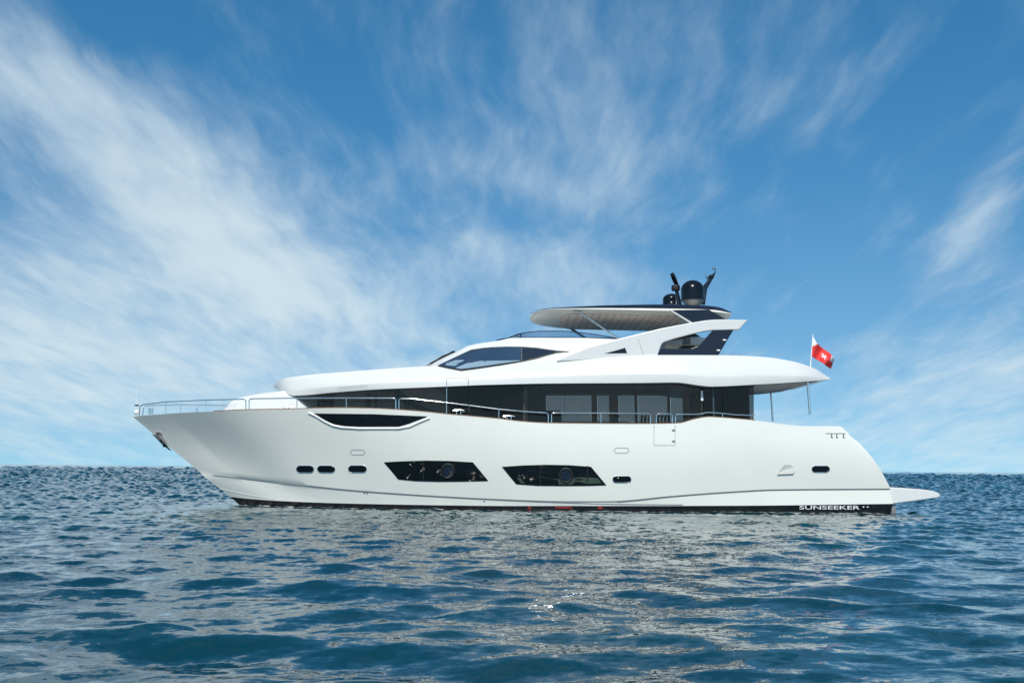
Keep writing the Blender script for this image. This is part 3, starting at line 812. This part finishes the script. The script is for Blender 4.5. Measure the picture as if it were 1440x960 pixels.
for (px, yy) in ((872, -1.0), (905, 0.6), (925, -.9)):
    p = L(px, 440, yy); z = zE(p.x) - .13
    lathe('ceiling_lamp', (p.x, yy, z - .02), [(.06, 0), (.07, .01), (.07, .03)], CLEARW, lin, 14)
# struts
tube('roof_strut', [L(811, 436.5, -2.2), L(871.5, 477, -2.12)], .032, STEEL, yacht)
pa = L(811, 436.5, -2.2); pb_ = L(871.5, 477, -2.12)
tube('roof_strut', [Vector((pa.x, 2.2, pa.z)), Vector((pb_.x, 2.12, pb_.z))], .05, GREY, yacht)
box('strut_foot', pa.x - .12, pa.x + .14, -2.24, -2.14, pa.z - .02, pa.z + .06, RUBBER, yacht, .01)

# domes
def dome(px0, px1, ptop, pbot, y, base):
    a = L(px0, pbot, y); b = L(px1, pbot, y); t = L((px0 + px1) / 2, ptop, y)
    r = (b.x - a.x) / 2; c = ((a.x + b.x) / 2, y, a.z); H = t.z - a.z
    prof = [(r * .97, 0), (r * 1.03, .01), (r * 1.03, .05), (r * .99, .07), (r, H * .35), (r * .99, H * .5)]
    for k in range(1, 9):
        an = math.pi / 2 * k / 9; prof.append((r * .99 * math.cos(an), H * .5 + H * .5 * math.sin(an)))
    prof.append((.01, H))
    d = lathe('satellite_dome', c, prof, DOME, yacht, 36)
    zb = L((px0 + px1) / 2, base, y).z - c[2]
    lathe('dome_base', c, [(r * .55, zb), (r * .6, zb * .8), (r * .95, -.02), (r * .97, -.002)], CREAM, d, 30)
    return d


dome(957.8, 990.6, 394, 422.6, -0.75, 431)
dome(932, 956.5, 413, 429, 0.9, 432).__setitem__('label', 'smaller low black dome behind the radar')
# radar
rp = tube('radar_mast', [L(955.5, 429, -.2), L(951.5, 409, -.2)], [.10, .07], NAVY, yacht)
tube('mast_brace', [L(951, 428, -.2), L(953, 409, -.2)], .03, GREY, rp)
lathe('radar_gearbox', tuple(L(950.3, 409.3, -.2)), [(.06, 0), (.15, .02), (.17, .12), (.15, .22), (.05, .25)], RUBBER, rp, 20)
tube('radar_scanner', [L(944.6, 386.5, -.5), L(945.4, 385.6, -.45), L(948, 392, -.3), L(952.3, 402, .1)], [.05, .08, .09, .07], RUBBER, rp, 12)
# aft raked mast
mm = plate('antenna_mast', [(989, 401.5), (996, 393), (1001.6, 386), (1003.8, 383.6), (1006.4, 383.4), (1004.4, 389), (999, 398.6), (991, 412.6), (988.5, 412)], -.4, .14, NAVY, yacht, .01)
tube('mast_foot', [L(988, 428, -.33), L(991, 404, -.33)], .10, NAVY, mm)
tube('aerial', [L(1003.6, 386, -.33), L(1006, 382, -.33), L(1005.6, 377.8, -.33), L(1001.6, 377.8, -.33)], .018, RUBBER, mm, 6)
tube('aerial', [L(1002.6, 380.8, -.33), L(1002.6, 374, -.33)], .012, GREY, mm, 6)
tube('aerial', [L(1006, 378, -.33), L(1006, 374.6, -.33)], .012, GREY, mm, 6)
tube('camera_head', [L(997, 393, -.33), L(996.8, 388.4, -.33)], .055, RUBBER, mm, 8)
tube('camera_head', [L(1000.4, 389, -.42), L(1000, 386.4, -.42)], .07, RUBBER, mm, 8)
tube('aerial', [L(995.4, 392.4, -.33), L(992.6, 391, -.33), L(992.8, 386.6, -.33)], .014, RUBBER, mm, 6)

# posts hanging from the overhang aft
tube('awning_pole', [L(1135.8, 536, -2.5), L(1139.2, 582.5, -2.5)], .042, STEEL, yacht, 12)
a = L(1135.8, 536, -2.5); b = L(1139.2, 582.5, -2.5)
tube('awning_pole', [Vector((a.x, 2.5, a.z)), Vector((b.x, 2.5, b.z))], .042, STEEL, yacht, 12)
# low rail on the upper deck
up = [L(x, 497.3, 1.9) for x in (1016, 1030, 1042)]
rl = tube('upper_deck_rail', up, .014, STEEL, yacht, 6)
for x in (1018, 1030, 1041): tube('post', [L(x, 497.3, 1.9), L(x, 501, 1.9)], .012, STEEL, rl, 6)

# ------------------------------------------------------------------ hand rails
def rounded(pts, n=5):
    """polyline with its corners eased"""
    P_ = [Vector((p[0], p[1], 0)) for p in pts]; out = [P_[0]]
    for i in range(1, len(P_) - 1):
        a, b, c = P_[i - 1], P_[i], P_[i + 1]
        r = min(4.0, (a - b).length * .45, (c - b).length * .45)
        s = b + (a - b).normalized() * r; e = b + (c - b).normalized() * r
        for k in range(n + 1):
            t = k / n; out.append(s * (1 - t) ** 2 + b * 2 * t * (1 - t) + e * t * t)
    out.append(P_[-1]); fin = []
    for a, b in zip(out[:-1], out[1:]):
        m = max(1, int((b - a).length / 6))
        for k in range(m): fin.append(a.lerp(b, k / m))
    fin.append(out[-1])
    return [(p.x, p.y) for p in fin]


def rail(pts, posts, r=.021, far=True):
    pts = rounded(pts)
    for sg in ((1, -1) if far else (1,)):
        def q(px, py):
            p = L(px, py, -(max(.15, SHEER.w(px) - .07))); p.y *= sg; return p
        o = tube('handrail', [q(*p) for p in pts], r, STEEL, yacht, 10)
        f = sorted(pts); fx = [p[0] for p in f]
        for px in posts:
            cand = min(pts, key=lambda p: abs(p[0] - px) + (50 if p[1] > SHEER.y(p[0]) - 4 else 0))
            tube('rail_post', [q(px, cand[1]), q(px, SHEER.y(px) - .2)], .015, STEEL, o, 8)


sy = SHEER.y
rail([(196, sy(196)), (197, 570.5), (203, 568.4), (232.7, 565), (290, 562.4), (345.8, 561), (345.8, sy(346))], (233, 290))
rail([(350.3, sy(350)), (350.3, 560.6), (417, 559.6), (487, 559.4), (556.7, 559.6), (556.7, sy(557))], (417.5, 487))
rail([(561, sy(561)), (561, 560.2), (580, 560.6), (628, 565.8), (702, 575.2), (740, 578.6), (771, 580.4), (771, sy(771))], (628, 701.5))
rail([(775.6, sy(776)), (775.6, 580.3), (845, 580.6), (914.6, 581.3), (914.6, sy(915))], (845,))
rail([(922.8, sy(923)), (923.4, 581.6), (945.4, 581.6), (945.6, sy(945))], ())
rail([(950, sy(950)), (950, 582.2), (983, 582.2), (996, 579.4), (1016, 580.8), (1035, 583), (1061, 583.6)], (1016,))
# lower rail wire forward on the near side and mooring gear
for px in (210, 213.8, 277):
    tube('mooring_post', [L(px, 573.4, -.35), L(px, 582.5, -.35)], .045, STEEL, yacht, 8)


def cleat(px, py, y, s=1.0):
    p = L(px, py, y)
    V1, F1 = tubedata([p + Vector((-.16 * s, 0, .08)), p + Vector((-.08 * s, 0, .10)), p + Vector((.08 * s, 0, .10)), p + Vector((.16 * s, 0, .08))], .022, 8)
    for dx in (-.06, .06):
        V2, F2 = tubedata([p + Vector((dx * s, 0, .10)), p + Vector((dx * s, 0, -.06))], .02, 8); n = len(V1); V1 += V2; F1 += [tuple(i + n for i in f) for f in F2]
    return fixn(mk('mooring_cleat', V1, F1, STEEL, yacht))


cleat(403, 575.6, -2.3, 1.25); cleat(645, 580.5, -3.1, 1.2); cleat(716, 588.8, -3.15, 1.2)
# bow: lamp ball, pennant staff
bp = L(192.5, 579.6, -.05)
prof = [(.10 * math.sin(math.pi * k / 10) + .002, -.10 * math.cos(math.pi * k / 10)) for k in range(11)]
lathe('bow_fender', (bp.x, bp.y, bp.z), prof, CLEARW, yacht, 20)
st = tube('bow_staff', [L(191.6, 584, -.03), L(191.6, 540, -.03)], [.016, .006], CLEARW, yacht, 6)
box('bow_light', L(190, 570, 0).x, L(194.6, 570, 0).x, -.07, .07, L(192, 570.6, 0).z, L(192, 568.8, 0).z, RUBBER, yacht, .01)
# anchor in its pocket on the stem
anp = [L(x, y, -.02) for x, y in ((214.5, 610.5), (220.5, 614.5), (226.5, 620.2), (232.5, 626.2), (240, 633.2))]
an = tube('anchor', anp, [.015, .04, .055, .05, .015], RUBBER, yacht, 10)
tube('anchor_fluke', [L(229, 622.5, -.22), L(231, 626.5, -.05), L(228.5, 622, .2)], [.02, .055, .02], RUBBER, an, 8)
tube('anchor_shank', [L(224, 612, -.22), L(230, 619.5, -.16), L(234, 625, -.1)], [.05, .05, .03], GREY, an, 8)
fan('hawse_plate', HB, oval(223.2, 609.2, 4.0, 2.8, 18, 2), BRONZE, yacht, off=.03)

# ------------------------------------------------------------------ ensign
fe = bpy.data.objects.new('ensign_flag', None); COL.objects.link(fe)
fe['label'] = 'red ensign with white cross blowing from a thin staff at the yacht stern'; fe['category'] = 'flag'
base = MB @ L(1139.6, 516, -1.2)
fe.matrix_world = Matrix.Translation(base) @ MB
Fi = fe.matrix_world.inverted()


def FL(px, py, y): return Fi @ (MB @ L(px, py, y))


tube('flag_staff', [FL(1139.6, 517, -1.2), FL(1143.2, 469.5, -1.2)], [.022, .012], CLEARW, fe, 8)
# cloth: a sheet between hoist (left) and fly (right), sagging and rippling
H0, H1 = (1143.3, 473.0), (1140.8, 499.5)
N, M = 26, 16
topc = [(1143.3, 473), (1147.5, 480.5), (1154, 487.5), (1162, 493), (1168.5, 497.5), (1173.6, 505)]
botc = [(1140.8, 499.5), (1145, 503.5), (1151.5, 507), (1158, 511), (1163, 515.2), (1168.2, 518.8)]


def poly(c, t):
    f = t * (len(c) - 1); i = min(int(f), len(c) - 2); k = f - i; return (c[i][0] * (1 - k) + c[i + 1][0] * k, c[i][1] * (1 - k) + c[i + 1][1] * k)


V = []; Fc = []; fm = []


def clothpt(t, s, o=0.0):
    a = poly(topc, t); b = poly(botc, t); px = a[0] + (b[0] - a[0]) * s; py = a[1] + (b[1] - a[1]) * s
    return FL(px, py, -1.2 - .16 * math.sin(t * 9 + s * 2.2) * min(1, t * 3) - .05 * math.sin(t * 17 - s * 3) * t + o)


for i in range(N + 1):
    for j in range(M + 1): V.append(clothpt(i / N, j / M))
for i in range(N):
    for j in range(M):
        a = i * (M + 1) + j; Fc.append((a, a + 1, a + M + 2, a + M + 1)); t = (i + .5) / N; s = (j + .5) / M
        white = (t + s * .55 < .30) or (t > .84 and s < .45)
        fm.append(1 if white else 0)
cl = mk('flag_cloth', V, Fc, [RED, FLAGW], fe); cl.data.polygons.foreach_set('material_index', fm)
sm = cl.modifiers.new('thick', 'SOLIDIFY'); sm.thickness = .006
# eight-pointed cross on the cloth
V = [clothpt(.56, .5, -.012)]; pts = []
for k in range(4):
    a0 = math.pi / 2 * k + math.pi / 4
    for da, r in ((-.40, .15), (0, .09), (.40, .15), (math.pi / 4, .022)):
        pts.append((a0 + da, r))
for a_, r in pts: V.append(clothpt(.56 + r * math.cos(a_), .5 + r * 1.45 * math.sin(a_), -.014))
nP = len(pts); Fc = [(0, 1 + k, 1 + (k + 1) % nP) for k in range(nP)]
cr = mk('flag_cross', V, Fc, FLAGW, cl, smooth=False); sm = cr.modifiers.new('thick', 'SOLIDIFY'); sm.thickness = .004

# ------------------------------------------------------------------ sea
rng = np.random.RandomState(11)
STEP = 0.0042
rad = np.concatenate([[0.4], np.exp(np.arange(math.log(1.8), math.log(420), STEP)), np.exp(np.arange(math.log(421), math.log(12000), 0.012))])
fine = np.arange(-math.radians(33), math.radians(33), 0.00130)
coarse = np.linspace(math.radians(33), 2 * math.pi - math.radians(33), 120)
th = np.concatenate([fine, coarse[:-1]])
nr, nt_ = len(rad), len(th)
X = np.outer(rad, np.sin(th)); Y = np.outer(rad, np.cos(th)) + CAM_Y
dr = np.gradient(rad)[:, None] * np.ones(nt_)[None, :]
Z = np.zeros_like(X); DX = np.zeros_like(X); DY = np.zeros_like(X); lost = np.zeros((nr, 1))
NWV = 90
lams = np.exp(np.linspace(math.log(0.22), math.log(11), NWV))
wgt = np.exp(-((np.log(lams) - math.log(0.95)) / 0.95) ** 2) + 0.20
RMS = 0.118
ka = wgt * RMS / math.sqrt(float((wgt ** 2).sum()) / 2)
for lam, s in zip(lams, ka):
    k = 2 * math.pi / lam; a = s / k
    ang = math.radians(rng.normal(-82, 26 if lam > 1.2 else 40)); cx, cy = math.cos(ang), math.sin(ang); ph = rng.rand() * 6.283
    att = np.clip((lam / dr[:, :1] - 2.4) / 2.0, 0, 1)
    att = att * att * (3 - 2 * att)
    top = int(np.nonzero(att[:, 0] > 0)[0].max()) + 1
    lost += (s ** 2) / 2 * (1 - att ** 2)
    Xs = X[:top]; Ys = Y[:top]
    # groups: each train swells and fades in patches
    q = 0.5 + 0.5 * np.sin((Xs * rng.normal(0, .5) + Ys * rng.normal(0, .5)) / (lam ** .5) + rng.rand() * 6.28)
    amp = a * (0.45 + 0.95 * q) * att[:top]
    arg = k * (Xs * cx + Ys * cy) + ph
    c = np.cos(arg); sn = np.sin(arg)
    Z[:top] += amp * c; DX[:top] -= amp * cx * sn * .8; DY[:top] -= amp * cy * sn * .8


def sm_(A, ker, ax):
    out = np.zeros_like(A); h = len(ker) // 2
    for i, kv in enumerate(ker): out += kv * np.roll(A, i - h, ax)
    return out


# far off, where single ripples are finer than the mesh, chop as coarse as the mesh keeps the same steepness
N_ = rng.normal(size=X.shape)
N_ = sm_(sm_(N_, [.25, .5, .25], 0), [.06, .12, .2, .24, .2, .12, .06], 1)
N_ /= N_.std()
g0 = np.diff(N_, axis=0).std()
Z += N_ * dr * np.sqrt(lost) * 2.2 / g0 * 0.9 * np.minimum(1, 1.1 / dr) * (dr < 25)
lost = lost * np.ones_like(X)
# a little calmer in the lee, against the hull
dx = np.maximum(np.abs(X - 1.5) - 12.0, 0); dy = np.maximum(np.abs(Y) - 3.0, 0); dd = np.hypot(dx, dy)
calm = 0.55 + 0.45 * np.clip(dd / 3.0, 0, 1)
Z *= calm
far_drop = 0.05
co = np.stack([X + DX, Y + DY, Z - far_drop], -1).reshape(-1, 3).astype(np.float32)
idx = np.arange(nr * nt_).reshape(nr, nt_)
a = idx[:-1, :]; b = idx[1:, :]; an_ = np.roll(a, -1, 1); bn = np.roll(b, -1, 1)
quads = np.stack([a, an_, bn, b], -1).reshape(-1, 4)
me = bpy.data.meshes.new('sea')
me.vertices.add(len(co)); me.vertices.foreach_set('co', co.ravel())
me.loops.add(quads.size); me.loops.foreach_set('vertex_index', quads.ravel().astype(np.int32))
me.polygons.add(len(quads)); me.polygons.foreach_set('loop_start', np.arange(0, quads.size, 4, dtype=np.int32))
me.update(calc_edges=True)
me.polygons.foreach_set('use_smooth', np.ones(len(quads), bool))
me.flip_normals()
W_ = np.array([tuple((MB @ BOOT.at(i / 240))) for i in range(241)])[:, :2]
fx_ = co[:, 0]; fy_ = co[:, 1]; foam = np.zeros(len(co), np.float32)
sel = np.nonzero((fy_ < 0.5) & (fy_ > -5) & (np.abs(fx_ - 1.5) < 14))[0]
for i0 in range(0, len(sel), 20000):
    q = sel[i0:i0 + 20000]; d_ = np.sqrt(((co[q][:, None, :2] - W_[None]) ** 2).sum(-1)).min(1); foam[q] = np.exp(-(d_ / 0.22) ** 1.3)
fa = me.attributes.new('foam', 'FLOAT', 'POINT'); fa.data.foreach_set('value', foam)
at = me.attributes.new('lost', 'FLOAT', 'POINT'); at.data.foreach_set('value', np.sqrt(lost).ravel().astype(np.float32))
sea = bpy.data.objects.new('sea', me); COL.objects.link(sea); sea['kind'] = 'structure'
m = bpy.data.materials.new('sea_water'); m.use_nodes = True
t = NT(m.node_tree); p = t.n['Principled BSDF']
p.inputs['Base Color'].default_value = (0.002, 0.045, 0.085, 1)
p.inputs['Roughness'].default_value = 0.035; p.inputs['IOR'].default_value = 1.66
g_ = t.node('ShaderNodeNewGeometry'); pos = g_.outputs['Position']
la = t.node('ShaderNodeAttribute', attribute_name='lost').outputs['Fac']
# ripples: slopes taken straight from noise so that they keep their strength far away
pa_ = t.mapping(pos, scale=(1.0, 1.5, 1))
s1 = t.vmath('SUBTRACT', t.noise(pa_, 7.0, 3, .6, color=True), (.5, .5, .5))
s2 = t.vmath('SUBTRACT', t.noise(t.mapping(pos, loc=(7, 3, 0), scale=(.75, 1.2, 1)), 2.6, 4, .65, color=True), (.5, .5, .5))
amp1 = 0.36
sl_ = t.vmath('ADD', t.vmath('SCALE', s1, scale=amp1), t.vmath('SCALE', s2, scale=0.34))
sl_ = t.vmath('MULTIPLY', sl_, (0.8, 1.0, 0))
nv = t.vmath('NORMALIZE', t.vmath('ADD', g_.outputs['Normal'], sl_))
t.link(nv, p.inputs['Normal'])
pn = t.noise(t.mapping(pos, scale=(.03, .06, 1)), 1.0, 3, .5)
t.link(t.mix(t.ramp(pn, .35, .65), (0.0002, 0.027, 0.038, 1), (0.0002, 0.040, 0.048, 1)), p.inputs['Base Color'])
me.materials.append(m)
# broken foam where the water laps the hull
fo = t.node('ShaderNodeAttribute', attribute_name='foam').outputs['Fac']
fn_ = t.noise(t.mapping(pos, scale=(1.0, 1.6, 1)), 5.0, 6, .7)
fm_ = t.ramp(t.math('ADD', t.math('MULTIPLY', fo, 0.34), fn_), 0.72, 0.86)
fb = t.node('ShaderNodeBsdfDiffuse'); fb.inputs[0].default_value = (0.62, 0.66, 0.66, 1)
mx = t.node('ShaderNodeMixShader'); t.link(fm_, mx.inputs[0]); t.link(p.outputs[0], mx.inputs[1]); t.link(fb.outputs[0], mx.inputs[2])
t.link(mx.outputs[0], t.n['Material Output'].inputs[0])
